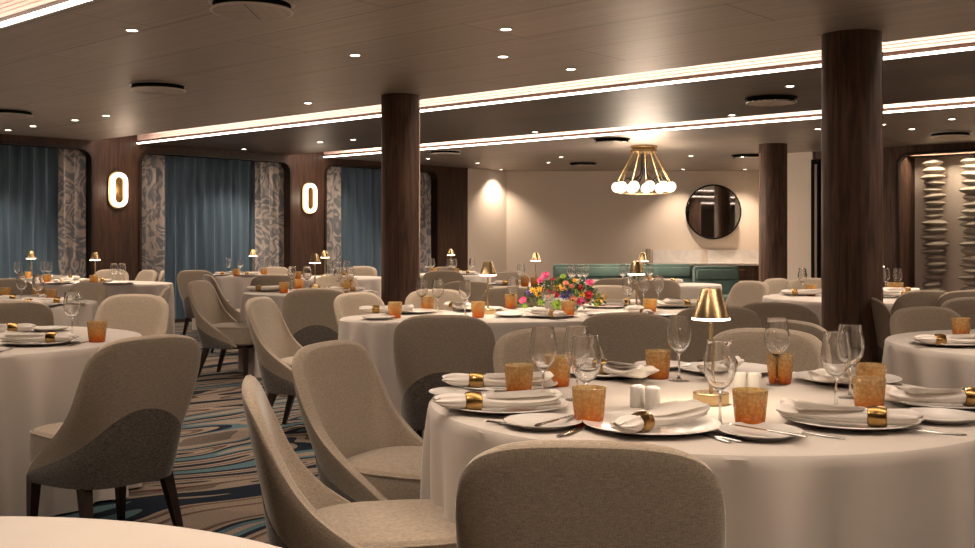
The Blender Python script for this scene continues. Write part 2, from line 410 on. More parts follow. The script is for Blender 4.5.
# wall at the end of the room, facing the camera
DW = 21.5
P0 = rp(16.26, AW); 
obj('wall_back', boxes(((3.1, DW+.06, HC/2), (6.2, .12, HC+.06))), M['beige'])['kind'] = 'structure'
def seg_wall(name, p, q, mat, z0=0, z1=HC+.02, th=.12):
    p, q = Vector((*p[:2], 0)), Vector((*q[:2], 0)); d = q - p; L = d.length; a = math.atan2(d.y, d.x)
    o = obj(name, boxes(((0, 0, (z0+z1)/2), (L, th, z1-z0))), mat, loc=(p + q) / 2, rotz=a, smooth=False); o['kind'] = 'structure'; return o
seg_wall('wall_back_return', (rp(BR+.06, 7.94).x, rp(BR, 7.94).y+.05), (5.75, DW), M['beige'])
# right wall: pale strip, dark door edge, walnut bay with recessed niche
room('wall_right_beige', boxes(bxx(BR, BR+.12, 7.30, 7.98, 0, HC+.02)), M['beige'])
me = plate2d((-7.24, 7.0, -.02, HC+.02), [(-5.95, -3.3, .04, 2.50, .16), (-2.5, .15, .04, 2.5, .16)], .12, 'wall_right')
me.transform(Matrix.Rotation(R(-90), 4, 'Z'))
o = obj('wall_right', me, M['colwood'], smooth=False); o.rotation_euler = (0, 0, RZ); o.location = rp(BR + .06, 0); o['kind'] = 'structure'
room('wall_right_niche', boxes(bxx(BR+.66, BR+.74, -1, 6.1, 0, HC), bxx(BR+.1, BR+.66, 3.1, 3.26, 0, HC)), M['beige'])
room('wall_right_jamb', boxes(bxx(BR+.12, BR+.66, 5.95, 6.03, 0, HC), bxx(BR+.30, BR+.66, 3.26, 5.95, 2.50, 2.58)), M['colwood'])
nl = empty('niche_fill', rp(BR + .21, 4.6, 2.565), RZ); tag(nl, 'unseen linear light added along the head of the sculpture niche', 'light')  # light added out of view to brighten the niche
obj('housing', boxes(((0, 0, 0), (.04, 2.5, .015))), M['fill_glow'], nl)
al = bpy.data.lights.new('niche_fill_area', 'AREA'); al.shape = 'RECTANGLE'; al.size = .05; al.size_y = 2.5; al.energy = 24; al.color = (1, .8, .6)
ao = bpy.data.objects.new('niche_fill_area', al); COL.objects.link(ao); ao.parent = nl; ao.location = (.02, 0, -.02); ao.rotation_euler = (0, R(-25), 0)
def lf(a0_, a1_):
    bm = frame_loop(-a1_, -a0_, .04, 2.5, .16, .035, -.03, .03)
    bmesh.ops.transform(bm, matrix=Matrix.Rotation(R(-90), 4, 'Z'), verts=bm.verts); return bm
o = obj('trim_7', lf(3.3, 5.95), M['legwood']); o.rotation_euler = (0, 0, RZ); o.location = rp(BR, 0); o['kind'] = 'structure'
room('door_1', boxes(bxx(BR-.06, BR+.1, 7.17, 7.30, 0, 2.5)), M['black'])
room('trim_8', boxes(bxx(BR-.075, BR-.06, 7.20, 7.235, .1, 2.42)), M['strip'])
# unseen side of the room, for the mirror and the glossy ceiling
room('wall_front', boxes(bxx(B0-.12, B0, A0, 15, 0, HC+.4)), M['walnut'])
room('wall_side', boxes(bxx(B0, BR+.12, A0-.12, A0, 0, HC+.4)), M['beige'])

# ------------------------------------------------------------------ columns
def column(px, ytop, wpx, label, strip):
    s = (HY - ytop) / (HC - CZ); d = F / s; r = wpx / s / 2 * 1.0
    root = empty('column', atd(px, d + r)); tag(root, label, 'column', None)
    bm = lathe([(r, 0), (r, .10), (r, HC)], 48); obj('shaft', bm, M['colwood'], root)
    obj('skirting', lathe([(r+.012, 0), (r+.012, .12), (r, .125)], 48), M['bronze'], root)
    for a in strip:
        c, sn = math.cos(R(a)), math.sin(R(a))
        bm = bmesh.new(); box(bm, (c * (r+.0), sn * (r+.0), HC/2), (.012, .045, HC-.26), R(a), .002)
        obj('edge_strip', bm, M['strip'], root)
    bm = bmesh.new()
    return root
column(851.5, 29, 59, 'thick walnut column in the right foreground behind the big round table', [-14])
column(400.5, 93, 39, 'walnut column left of centre, behind the flower table', [-12])
column(773, 143, 28, 'slim looking walnut column right of the round mirror', [-170])

# ------------------------------------------------------------------ ceiling fittings
def b_down():
    r = empty('downlight')
    obj('trim_ring', fix(lathe([(.034, 0), (.048, 0), (.048, -.006), (.034, -.004)], 24, True)), M['white'], r)
    obj('lens', lathe([(0, -.003), (.034, -.003), (.034, 0)], 24), M['downglow'], r)
    ld = bpy.data.lights.new('downlight_lamp', 'SPOT'); ld.energy = DOWN_W; ld.color = WARM; ld.spot_size = R(108); ld.spot_blend = .8; ld.shadow_soft_size = .04
    l = bpy.data.objects.new('lamp', ld); COL.objects.link(l); l.parent = r; l.location = (0, 0, -.012)
    return r
dl = [(132,30,'left of the large ceiling speaker at the top'), (8,130,'at the far left by the leftmost window'), (33,126,'second from the left edge above the leftmost window'),
      (75,120,'above the leftmost patterned curtain'), (106,115.5,'above the left wall sconce'), (308,103,'alone left of the middle column in the near ceiling'),
      (244,149,'in the dark ceiling above the middle blue curtain'), (320,142,'in the dark ceiling above the right sconce'), (353,139.6,'in the dark ceiling just left of the middle column'),
      (355,55,'in the near ceiling above the middle column'), (506,29,'highest one in the middle of the near ceiling'), (503,56.5,'below the highest one in the middle of the near ceiling'),
      (571,69,'in the near ceiling just before the long cove light'), (535,132,'in the dark ceiling between the two cove lights, centre'), (428,158.6,'just right of the middle column beside a ceiling disc'),
      (477.6,163,'in the far ceiling above the walnut wall end'), (501,169.5,'tiny, grazing the beige wall corner'), (561,157,'in the far ceiling left of the globe chandelier'),
      (790,86,'between the cove lights left of the thick column'), (732,115,'between the cove lights above the round mirror'), (683,169.3,'right of the chandelier close to the beige wall'),
      (745,169.3,'above the right side of the round mirror'), (883,124.4,'just right of the thick column'), (912,129,'above the walnut wall at the right'), (952,119,'above the niche with disc sculptures'), (818,129,'just left of the thick column')]
LABELS = []
for px, py, ph in dl:
    r = inst('down', b_down); p = at(px, py, HC); r.location = p
    tag(r, f'small lit recessed downlight {ph}', 'downlight', 'recessed ceiling downlights')
# more downlights, added to brighten the near tables, niche and end wall
for b, a in ((4.5, 1.5), (4.5, 4.5), (4.3, 7.0), (6.6, 3.2), (5.6, -1.2), (1.0, .2), (1.0, 3.6), (1.0, -3.2), (-2.6, .8), (-2.6, 4.2), (9.2, 2.2), (9.6, 6.0), (12.8, 3.2), (13.4, 6.2), (6.4, 6.4), (-1.0, 8), (3.5, 10.5), (5.6, 9.0), (16.3, 4.8), (16.3, 5.5), (16.3, 3.9), (18.5, 4.0), (17.6, 8.4), (15.0, 11.9), (15.4, 9.2), (-.9, -.8), (-2.2, -1.8), (-.1, -2.3), (-2.3, .3), (17.3, 7.2), (19.0, 7.6), (18.6, 5.6), (1.2, 1.6)):
    q = rp(b, a, HC)
    if q.y > .3:
        u, v = CX + F * q.x / q.y, HY - F * (HC - CZ) / q.y
        if -6 < u < 981 and v > -6 and q.y < 15.5: continue
    r = inst('down', b_down); r.location = rp(b, a, HC); tag(r, 'recessed downlight added to brighten the room', 'downlight', 'downlights added for brightness')
def b_disc(black=False):
    r = empty('ceiling_disc'); mt = M['white'] if not black else M['chrome']
    obj('disc', fix(lathe([(0, -.052), (.228, -.052), (.228, -.046), (0, -.045)], 40)), M['ceil'], r)
    obj('rim', fix(lathe([(.228, -.054), (.240, -.052), (.242, -.044), (.228, -.042)], 40, True)), mt, r)
    obj('throat', lathe([(.225, -.044), (.225, 0)], 32), M['black'], r)
    obj('collar', fix(lathe([(.20, 0), (.25, 0), (.25, -.008), (.20, -.008)], 40, True)), M['white'] if not black else M['black'], r)
    return r
for px, py, ph, bk in ((252,3,'large one at the top left of centre',0), (158,85,'left of the middle, above the left sconce',0), (9,111,'cut by the left edge',0), (771,98,'dark one between the cove lights left of the thick column',1),
                       (445,151,'right of the middle column under the second cove light',0), (612,139,'left of the chandelier canopy',1), (583,163,'dark one left of the chandelier globes',1), (747,155,'dark one left of the slim column',1), (950,133,'above the niche with disc sculptures',0)):
    r = inst('disc%d' % bk, lambda: b_disc(bk)); r.location = at(px, py, HC)
    tag(r, f'round ceiling air diffuser, {ph}', 'ceiling diffuser', 'round ceiling diffusers')

# sconces
def b_sconce():
    r = empty('wall_sconce')
    def pill(hw, hh, y0_, y1_, hole=None):
        o_ = rounded(-hw, hw, -hh, hh, hw * .999, 12)
        if hole: return frame_loop(-hole[0], hole[0], -hole[1], hole[1], hole[0]*.999, hw - hole[0], y0_, y1_)
        bm = bmesh.new(); n = len(o_)
        return fix(loft([[(x, y, z) for x, z in o_] for y in (y0_, y1_)], True, True, bm))
    obj('backplate', pill(.15, .27, 0, -.03), M['brass'], r)
    obj('glowing_ring', pill(.125, .25, -.03, -.075, (.068, .19)), M['sconceglow'], r)
    obj('brass_centre', pill(.07, .185, -.03, -.05), M['bronze'], r)
    ld = bpy.data.lights.new('sconce_lamp', 'POINT'); ld.energy = 4; ld.color = WARM; ld.shadow_soft_size = .06
    l = bpy.data.objects.new('lamp', ld); COL.objects.link(l); l.parent = r; l.location = (0, -.28, .0)
    return r
for b, ph in ((7.78, 'left of the middle window'), (11.23, 'between the middle and right windows'), (4.33, 'beyond the leftmost window')):
    s = inst('sconce', b_sconce); s.location = rp(b, AW, 1.95 if b < 9 else 1.93); s.rotation_euler = (0, 0, RZ)
    tag(s, f'glowing pill shaped wall sconce on the walnut pier {ph}', 'wall lamp', 'pill wall sconces')

# chandelier
CH = at(644, 146, HC); r = empty('chandelier', CH); tag(r, 'brass chandelier with a ring of glowing white globes near the round mirror', 'chandelier')
obj('canopy', fix(lathe([(0, 0), (.20, 0), (.20, -.02), (.17, -.05), (.20, -.06), (.20, -.09), (.12, -.11), (0, -.11)], 32)), M['brass'], r)
ng = 11; cR, cz = .40, -.66
for i in range(ng):
    a = 2 * PI * i / ng + .2; c, s = math.cos(a), math.sin(a)
    obj('rod', tube(bmesh.new(), (c*.16, s*.16, -.09), (c*cR, s*cR, cz+.12), .009), M['brass'], r)
    bm = bmesh.new(); bmesh.ops.create_uvsphere(bm, u_segments=20, v_segments=14, radius=.078)
    g = obj('globe', bm, M['globeglow'], r, loc=(c*cR, s*cR, cz+.05))
    obj('globe_cap', fix(lathe([(0, .012), (.03, .008), (.035, -.004), (0, -.006)], 16)), M['brass'], r, loc=(c*cR, s*cR, cz+.125))
    bm = bmesh.new(); pts = [(c*.03, s*.03, -.11), (c*.05, s*.05, -.42), (c*.16, s*.16, -.53), (c*.27, s*.27, -.46), (c*(cR-.03), s*(cR-.03), cz+.13)]
    for p, q in zip(pts, pts[1:]): tube(bm, p, q, .004, n=6)
    obj('cable', bm, M['black'], r)
bm = bmesh.new(); bmesh.ops.create_circle(bm, segments=8, radius=.007)
ringp = [[((cR + .006*math.cos(t)) * math.cos(a), (cR + .006*math.cos(t)) * math.sin(a), .006*math.sin(t) + cz-.035) for t in [2*PI*k/6 for k in range(6)]] for a in [2*PI*j/48 for j in range(49)]]
bm.free(); obj('ring', loft(ringp, True, False), M['brass'], r)
ld = bpy.data.lights.new('chandelier_lamp', 'POINT'); ld.energy = 95; ld.color = WARM; ld.shadow_soft_size = .3
l = bpy.data.objects.new('lamp', ld); COL.objects.link(l); l.parent = r; l.location = (0, 0, cz - .2)

# mirror
mp = Vector(((712.3 - CX) * DW / F, DW, CZ + 27 * DW / F)); r = empty('wall_mirror', mp); tag(r, 'large round black framed mirror on the beige back wall', 'mirror')
rot = Matrix.Rotation(R(90), 4, 'X')
bm = fix(lathe([(.525, 0), (.555, 0), (.555, .05), (.525, .05)], 64, True)); bmesh.ops.transform(bm, matrix=rot, verts=bm.verts); obj('frame', bm, M['black'], r)
bm = lathe([(0, .03), (.53, .03)], 64); bmesh.ops.transform(bm, matrix=rot, verts=bm.verts); o = obj('mirror_glass', bm, M['mirror'], r)
r.rotation_euler = (0, 0, R(-9)); r.location.y -= .09

# sideboard with upstand
X0, X1 = (646 - CX) * DW / F, 5.5
r = empty('sideboard', ((X0 + X1) / 2, DW, 0)); tag(r, 'walnut sideboard with pale stone upstand below the round mirror', 'sideboard'); hw = (X1 - X0) / 2
obj('carcass', boxes(((0, -.27, .36), (2*hw, .5, .72))), M['walnut'], r)
obj('worktop', boxes(((0, -.28, .745), (2*hw, .54, .045))), M['marble'], r)
obj('upstand', boxes(((-hw/2+.05, -.03, .90), (hw-.16, .05, .26)), ((hw/2+.05, -.03, .90), (hw-.1, .05, .26))), M['marble'], r)
obj('end_post', boxes(((-hw+.04, -.06, .91), (.08, .1, .28))), M['stone'], r)
for i in range(5):
    for j in range(3):
        x = -hw + .25 + i * .52; z = .15 + j * .22
        o = obj('drawer', boxes(((x, -.53, z), (.5, .02, .205))), M['colwood'], r)
        obj('handle', boxes(((x, -.55, z+.05), (.12, .015, .012))), M['brass'], o)
# banquettes
def banquette(pxa, pxb, ytop, h, label, dd=0):
    s = (ytop - HY) / (CZ - h); d = F / s; xa, xb = (pxa - CX) / s, (pxb - CX) / s; wdt = xb - xa
    r = empty('banquette', ((xa + xb) / 2, d + dd, 0)); tag(r, label, 'banquette', None)
    obj('backrest', fix(box(bmesh.new(), (0, .0, h/2+.15), (wdt, .18, h-.3), 0, .05)), M['teal'], r)
    obj('headroll', fix(box(bmesh.new(), (0, -.05, h-.12), (wdt-.05, .16, .15), 0, .05)), M['teal'], r)
    obj('seat', fix(box(bmesh.new(), (0, -.35, .36), (wdt, .58, .2), 0, .05)), M['teal'], r)
    obj('plinth', boxes(((0, -.3, .13), (wdt-.1, .5, .26))), M['legwood'], r)
banquette(553, 691, 264, .86, 'long teal velvet banquette behind the flower table')
banquette(693, 738, 266, .86, 'short teal velvet banquette in front of the sideboard drawers')

# disc sculptures
for px, a, sd, ph in ((930, 5.60, 1, 'left'), (968, 5.06, 5, 'right')):
    rnd = random.Random(sd); r = empty('wall_sculpture', rp(16.40, a), RZ)
    tag(r, f'{ph} hand one of two tall stacks of grey plaster discs in the right niche', 'sculpture')
    z = .18
    while z < 2.46:
        rr = rnd.uniform(.14, .205); hh = rnd.uniform(.045, .062); off = rnd.uniform(-.03, .03)
        bm = fix(lathe([(0, -hh), (rr*.5, -hh*.9), (rr*.85, -hh*.4), (rr, 0), (rr*.85, hh*.4), (rr*.5, hh*.9), (0, hh)], 28))
        m4 = Matrix.Translation((0, off, z)) @ Matrix.Rotation(rnd.uniform(-.08, .08), 4, 'X') @ Matrix.Diagonal((.75, 1, 1, 1))
        bmesh.ops.transform(bm, matrix=m4, verts=bm.verts); obj('disc', bm, M['stone'], r)
        z += hh * 2 * .93

# ------------------------------------------------------------------ tables
TBL = {}; TROT = {}
def cloth_mesh(a, b, seed):
    rnd = random.Random(seed); n = 240; cum = []; nf = int((a + b) * 14)
    ph = [rnd.random() * 6.28 for _ in range(4)]
    def fold(t):
        v = .55 * math.sin(nf * t + ph[0] + 1.2 * math.sin(2 * t + ph[1])) + .35 * math.sin((nf // 2 + 2) * t + ph[2] + math.sin(3 * t)) + .2 * math.sin((nf + 7) * t + ph[3])
        return v
    secs = []
    bm = bmesh.new(); c = bm.verts.new((0, 0, TZ)); rings = []
    prof = [(.5, 0, TZ), (.97, 0, TZ), (.992, 0, TZ-.003), (1.0, .0, TZ-.012), (1.002, .006, TZ-.035), (1.0, .018, TZ-.09), (.997, .034, TZ-.18), (.990, .048, TZ-.3), (.985, .058, TZ-.45), (.98, .064, TZ-.6), (.98, .070, .012)]
    for k, am, z in prof:
        ring = []
        for i in range(n):
            t = 2 * PI * i / n; f = fold(t) * am * .85
            ring.append(bm.verts.new(((a * k + f) * math.cos(t), (b * k + f) * math.sin(t), z)))
        rings.append(ring)
    for i in range(n): bm.faces.new((c, rings[0][i], rings[0][(i+1) % n]))
    for p, q in zip(rings, rings[1:]):
        for i in range(n): bm.faces.new((p[i], q[i], q[(i+1) % n], p[(i+1) % n]))
    return bm
def table(key, x, y, a, b, rz, label, short):
    r = empty('dining_table', (x, y, 0), R(rz)); tag(r, label, 'table', None)
    o = obj('tablecloth', cloth_mesh(a, b, hash(key) % 97 if False else sum(map(ord, key))), M['cloth'], r)
    obj('tabletop', lathe([(0, 0), (1, 0), (1, .025), (0, .025)], 48, mat4=Matrix.Translation((0, 0, TZ-.032)) @ Matrix.Diagonal((a-.02, b-.02, 1, 1))), M['legwood'], r)
    TBL[key] = (x, y, a, b, short); TROT[key] = R(rz)
table('fore', .677, 3.31, .86, .86, 0, 'large round table with white cloth in the right foreground, set for eight', 'big foreground table')
table('corner', -.88, 1.07, .86, .86, 0, 'round table with pale cloth cut off in the bottom left corner', 'corner table')
table('flower', .50, 7.13, 1.5, .65, 18, 'long oval table with white cloth carrying the flower centrepiece', 'flower table')
table('left', -2.62, 5.25, .87, .87, 0, 'round table with white cloth cut by the left edge beyond the two tone chair', 'left edge table')
table('left2', -3.93, 8.2, .86, .86, 0, 'small looking round table with white cloth second row back on the left', 'second left table')
table('window', -4.95, 12.3, 1.4, .62, -14, 'oval table with two brass lamps in front of the leftmost curtains', 'leftmost window table')
table('mid', -1.66, 10.0, .63, .63, 0, 'round table with white cloth left of the middle column', 'table beside the middle column')
table('midfar', -2.1, 13.7, .80, .80, 0, 'far round table with white cloth left of the middle column, below the right window', 'far right window table')
table('blue', -3.45, 14.75, .62, .62, 0, 'small round table with white cloth in front of the middle blue curtain', 'middle window table')
table('pier', -.45, 15.1, .68, .68, 0, 'far round table with white cloth right of the middle column', 'far walnut wall table')
table('sofa', 1.1, 11.7, 1.5, .62, 4, 'far oval table with white cloth between flowers and teal banquettes', 'oval table behind the flowers')
table('niche', 3.25, 9.1, .86, .86, 0, 'round table with white cloth partly hidden behind the thick column', 'table behind the thick column')
table('right', 2.80, 5.05, .85, .85, 0, 'round table with white cloth cut by the right edge, behind the foreground table', 'right edge table')

# ------------------------------------------------------------------ chairs
def shell_pt(u, z, off=0):
    c = .035 + .36 * math.exp(-((z - .27) / .225) ** 2) if z > .27 else .395
    w = .250 + off; yb = -.19 - .20 * (z - .28)
    x = w * math.sin(u * 1.25) / math.sin(1.25)
    return Vector((x, yb - off + (c + off * .6) * abs(u) ** 3.6, z))
def ztop(u): return .862 - .012 * u * u - .235 * (1 - max(0, 1 - abs(u) ** 3.3) ** (1 / 3.3))
def b_chair():
    r = empty('dining_chair'); th = .042; nu, nv = 26, 14; bm = bmesh.new()
    def sh(u, v):
        zb = .285; zt = ztop(u)
        return u, zb + (zt - zb) * v
    inner = []; outer = []
    for j in range(nv + 1):
        v = j / nv
        ri, ro = [], []
        for i in range(nu + 1):
            u = -1 + 2 * i / nu; u = math.copysign(abs(u) ** .85, u); uu, z = sh(u, v)
            ri.append(bm.verts.new(shell_pt(uu * .985, z - .004, -th / 2))); ro.append(bm.verts.new(shell_pt(uu, z, th / 2)))
        inner.append(ri); outer.append(ro)
    for j in range(nv):
        for i in range(nu):
            bm.faces.new((inner[j][i], inner[j+1][i], inner[j+1][i+1], inner[j][i+1]))
            bm.faces.new((outer[j][i], outer[j][i+1], outer[j+1][i+1], outer[j+1][i]))
    # rounded rim
    path = [(j, 0) for j in range(nv + 1)] + [(nv, i) for i in range(1, nu + 1)] + [(j, nu) for j in range(nv - 1, -1, -1)]
    mid = []
    for (j, i) in path:
        a, b = inner[j][i].co, outer[j][i].co; m_ = (a + b) / 2
        jj, ii = (nv - 1 if j == nv else j), (1 if i == 0 else nu - 1 if i == nu else i)
        q = (inner[jj][ii].co + outer[jj][ii].co) / 2; dv = (m_ - q)
        mid.append(bm.verts.new(m_ + (dv.normalized() * .014 if dv.length > 1e-5 else Vector())))
    for k in range(len(path) - 1):
        (j, i), (j2, i2) = path[k], path[k+1]
        bm.faces.new((inner[j][i], mid[k], mid[k+1], inner[j2][i2])); bm.faces.new((mid[k], outer[j][i], outer[j2][i2], mid[k+1]))
    for i in range(nu): bm.faces.new((inner[0][i], inner[0][i+1], outer[0][i+1], outer[0][i]))
    obj('backrest', subsurf(fix(bm), 1), M['fabric'], r)
    # seam piping that runs just inside the rim
    pts = [inner[0][0]] if False else None
    # seat cushion
    secs = []
    for k, z in ((.93, .288), (1, .300), (1.01, .36), (1.01, .42), (.99, .447), (.945, .464), (.8, .473), (.4, .480), (.02, .481)):
        s = []
        for i in range(40):
            t = 2 * PI * i / 40; cx, sy = math.cos(t), math.sin(t); e = 2 / (4.2 if sy > 0 else 2.6)
            s.append((.234 * k * math.copysign(abs(cx) ** e, cx), .068 + .245 * k * math.copysign(abs(sy) ** e, sy), z))
        secs.append(s)
    obj('seat', subsurf(fix(loft(secs)), 1), M['fabric'], r)
    # piping round the seat's upper edge
    pl = [Vector((p[0]*1.0, p[1], .452)) for p in secs[4]]
    rr = []
    for i, p in enumerate(pl):
        d = (p - Vector((0, .068, .452))).normalized(); rr.append([p + d * (.0035 * math.cos(t) + .002) + Vector((0, 0, .0035 * math.sin(t))) for t in [2*PI*q/6 for q in range(6)]])
    obj('piping', loft(rr + [rr[0]], True, False), M['fabric'], r)
    # charcoal lower back panel with an arched top
    bm = bmesh.new(); g1, g2 = [], []; nu2, nv2 = 30, 8
    for j in range(nv2 + 1):
        a_, b_ = [], []
        for i in range(nu2 + 1):
            u = -.97 + 1.94 * i / nu2; zt = .30 + .275 * max(0, math.cos(u * PI / 2 / .99)) ** .85; z = .268 + (zt - .268) * j / nv2
            bulge = .007 * math.sin(PI * min(1, (j + .001) / nv2))
            a_.append(bm.verts.new(shell_pt(u, z, th / 2 + .003 + bulge))); b_.append(bm.verts.new(shell_pt(u, z, th / 2 - .012)))
        g1.append(a_); g2.append(b_)
    for j in range(nv2):
        for i in range(nu2):
            bm.faces.new((g1[j][i], g1[j][i+1], g1[j+1][i+1], g1[j+1][i])); bm.faces.new((g2[j][i], g2[j+1][i], g2[j+1][i+1], g2[j][i+1]))
    for i in range(nu2):
        bm.faces.new((g1[0][i+1], g1[0][i], g2[0][i], g2[0][i+1])); bm.faces.new((g1[nv2][i], g1[nv2][i+1], g2[nv2][i+1], g2[nv2][i]))
    for j in range(nv2):
        bm.faces.new((g1[j][0], g1[j+1][0], g2[j+1][0], g2[j][0])); bm.faces.new((g1[j+1][nu2], g1[j][nu2], g2[j][nu2], g2[j+1][nu2]))
    o = obj('back_panel', fix(bm), M['darkfab'], r); o['label'] = 'charcoal woven lower back panel'
    obj('seat_frame', fix(boxes(((0, .06, .277), (.40, .38, .026), 0, .006))), M['legwood'], r)
    for sx, sy in ((-1, 1), (1, 1), (-1, -1), (1, -1)):
        bm = bmesh.new(); t_ = Vector((sx * (.195 if sy > 0 else .18), .255 if sy > 0 else -.125, .275)); b_ = Vector((sx * .205, .265 if sy > 0 else -.21, 0))
        loft([[c + Vector((dx * h, dy * h, 0)) for dx, dy in ((-1, -1), (1, -1), (1, 1), (-1, 1))] for c, h in ((b_, .0125), (b_.lerp(t_, .6), .019), (t_, .023))], True, True, bm)
        obj('leg', fix(bm), M['legwood'], r, smooth=False)
    return r
def chair(px, ytop, tgt, phrase, turn=0, dx=0, dy=0):
    p = at(px, ytop, .862); p.z = 0
    p += Vector((dx, dy, 0))
    if isinstance(tgt, str): c = Vector((TBL[tgt][0], TBL[tgt][1], 0))
    else: c = Vector((*tgt, 0))
    f = (c - p).normalized(); ang = math.atan2(f.y, f.x) - PI / 2 + R(turn)
    f = Vector((-math.sin(ang), math.cos(ang), 0))
    q = p + f * .30
    if isinstance(tgt, str):
        x, y, a, b = TBL[tgt][:4]; rz = TROT.get(tgt, 0)
        for _ in range(60):
            v = Matrix.Rotation(-rz, 3, 'Z') @ Vector((q.x - x, q.y - y, 0))
            if math.hypot(v.x / (a + .14), v.y / (b + .14)) >= 1: break
            q += (Vector((q.x - x, q.y - y, 0)) if abs(q.y - y) < .45 else Vector((q.x, q.y, 0)) * (1 if q.y > y else -1)).normalized() * .02
    o = inst('chair', b_chair); o.location = q; o.rotation_euler = (0, 0, ang)
    tag(o, 'oatmeal dining chair ' + phrase, 'chair', 'oatmeal dining chairs')
chair(588, 443, 'fore', 'seen from behind at the bottom centre, nearest the camera', 14)
chair(262, 381, 'fore', 'with empty seat at the bottom left of the foreground table', -6, -.03)
chair(340, 343, 'fore', 'angled towards the camera left of the foreground table', 0, -.04)
chair(545, 332, 'fore', 'behind the foreground table at its left, beyond the wine glasses', 0)
chair(772, 334, 'fore', 'behind the foreground table, left of the thick column', 0, -.02)
chair(799, 322, (4, 5.3), 'just peeping between the column and the chair behind the foreground table', 10)
chair(985, 357, 'fore', 'cut by the right edge beside the foreground table', 0, .06)
chair(142, 337, (-2.35, 5.35), 'with charcoal arched lower panel in full view on the left', 8, .03)
chair(-22, 357, 'left', 'cut by the left edge, only its side showing', 0, -.3, 0)
chair(10, 302, 'left2', 'grey in shade at the left edge in front of the second table')
chair(135, 295, (-2.62, 5.4), 'seen from the front between the left tables, right of a tumbler', 0)
chair(166, 288, (-3.9, 8.0), 'seen edge on, right beside the one facing the left edge table', -6)
chair(90, 284, 'left2', 'facing us behind the napkins of the second left table')
chair(6, 279, (-4.9, 12), 'dark backed at the far left edge below the brass lamp')
chair(97, 271, 'window', 'tiny behind the brass lamp at the walnut pier', 0, 0, .5)
chair(132, 272, 'window', 'small in front of the walnut pier under the left sconce', 0, 0, .6)
chair(172, 270, (-4.9, 12.2), 'dark backed at the right end of the two lamp table', -16, 0, -.4)
chair(199, 281, (-1.0, 9.6), 'seen from its side in the aisle, nearer of two in a row', -6)
chair(208, 275, (-1.2, 12.8), 'seen from its side in the aisle, farther of two in a row', -8)
chair(195, 270.5, (-3.3, 14.6), 'small and dark at the left of the table below the blue curtain')
chair(270, 298, (.4, 7.0), 'pale, at the left tip of the flower table beside the aisle', -12, -.07)
chair(357, 293, (.5, 6.5), 'pale, at the left end of the flower table before the column')
chair(313, 289.5, 'mid', 'with dark back towards us left of the middle column', 0, 0, .15)
chair(443, 316, (-.1, 7.1), 'with its back to us at the left of the flower table front')
chair(627, 313.5, (.95, 7.2), 'back towards us, right of the flowers at the table front')
chair(717, 307, (1.4, 7.4), 'back towards us, at the right front of the flower table')
chair(775, 303.5, (3.4, 9.1), 'dark, turned right between the flower table and the thick column', 0)
chair(741, 281.5, (1.2, 8.2), 'pale, at the right end of the flower table beside the mirror side', -22, .1)
chair(436, 290, (0, 7), 'behind the left part of the flower table, nearest the lamp')
chair(468, 281.5, (-.1, 15), 'dark, between the near lamp and the column behind the flower table')
chair(443, 271, 'pier', 'back towards us, at the far table right of the column')
chair(512, 287, (.8, 11.7), 'dark, left of the flowers at the far oval table')
chair(608, 286, (.7, 7.1), 'facing us just right of the flowers')
chair(608, 276, 'sofa', 'with brown curved top in front of the teal banquette', 0, 0, -.75)
chair(656, 280, (1.6, 11.7), 'right of the two near lamps at the far oval table', 10)
chair(274, 275, (-2.4, 13.7), 'small dark one between the curtains and the middle left tables')
chair(326, 278.5, 'mid', 'behind the lamp of the table left of the column', 0, 0, .7)
chair(306, 268.5, 'midfar', 'tiny at the left behind the far lamp')
chair(362, 267, 'midfar', 'tiny against the blue curtain just left of the middle column')
chair(463, 266, 'pier', 'tiny at the foot of the walnut wall end')
chair(510, 272, (.6, 11.7), 'tiny left of the far lamp against the beige wall')
chair(775, 281, 'niche', 'pale, at the foot of the slim column')
chair(809, 280, 'niche', 'pale, in front of the black door edge')
chair(925, 291, (3.3, 9.4), 'small, with its back to us right of the thick column', 18)
chair(966, 291, (3.4, 9.3), 'at the right edge below the disc sculptures', 10)
chair(978, 300, 'right', 'lower of the two at the right edge below the disc sculptures', 0, .1, .2)
chair(932, 309, (2.75, 5.05), 'wide, facing us at the table cut by the right edge', 0, 0, .1)
chair(864, 297, (3.1, 9.0), 'mostly hidden by the thick column, only its seat showing', -60)

# ------------------------------------------------------------------ tableware
def b_lamp():
    r = empty('table_lamp')
    obj('base', fix(lathe([(0, 0), (.053, 0), (.054, .002), (.054, .034), (.052, .036), (0, .036)], 40)), M['brass'], r)
    obj('pole', fix(lathe([(.0065, .035), (.0065, .31), (0, .31)], 16)), M['brass'], r)
    obj('shade', fix(lathe([(.056, .262), (.030, .348), (.028, .350), (0, .350), (0, .346), (.028, .346), (.054, .262)], 48)), M['brass'], r)
    obj('diffuser', fix(lathe([(.0068, .264), (.053, .264), (.057, .261), (.057, .256), (.053, .255), (.0068, .256)], 40, True)), M['shadeglow'], r)
    ld = bpy.data.lights.new('table_lamp_light', 'SPOT'); ld.energy = LAMP_W; ld.color = (1, .80, .56); ld.spot_size = R(165); ld.spot_blend = .5; ld.shadow_soft_size = .04
    l = bpy.data.objects.new('lamp', ld); COL.objects.link(l); l.parent = r; l.location = (0, 0, .25)
    return r
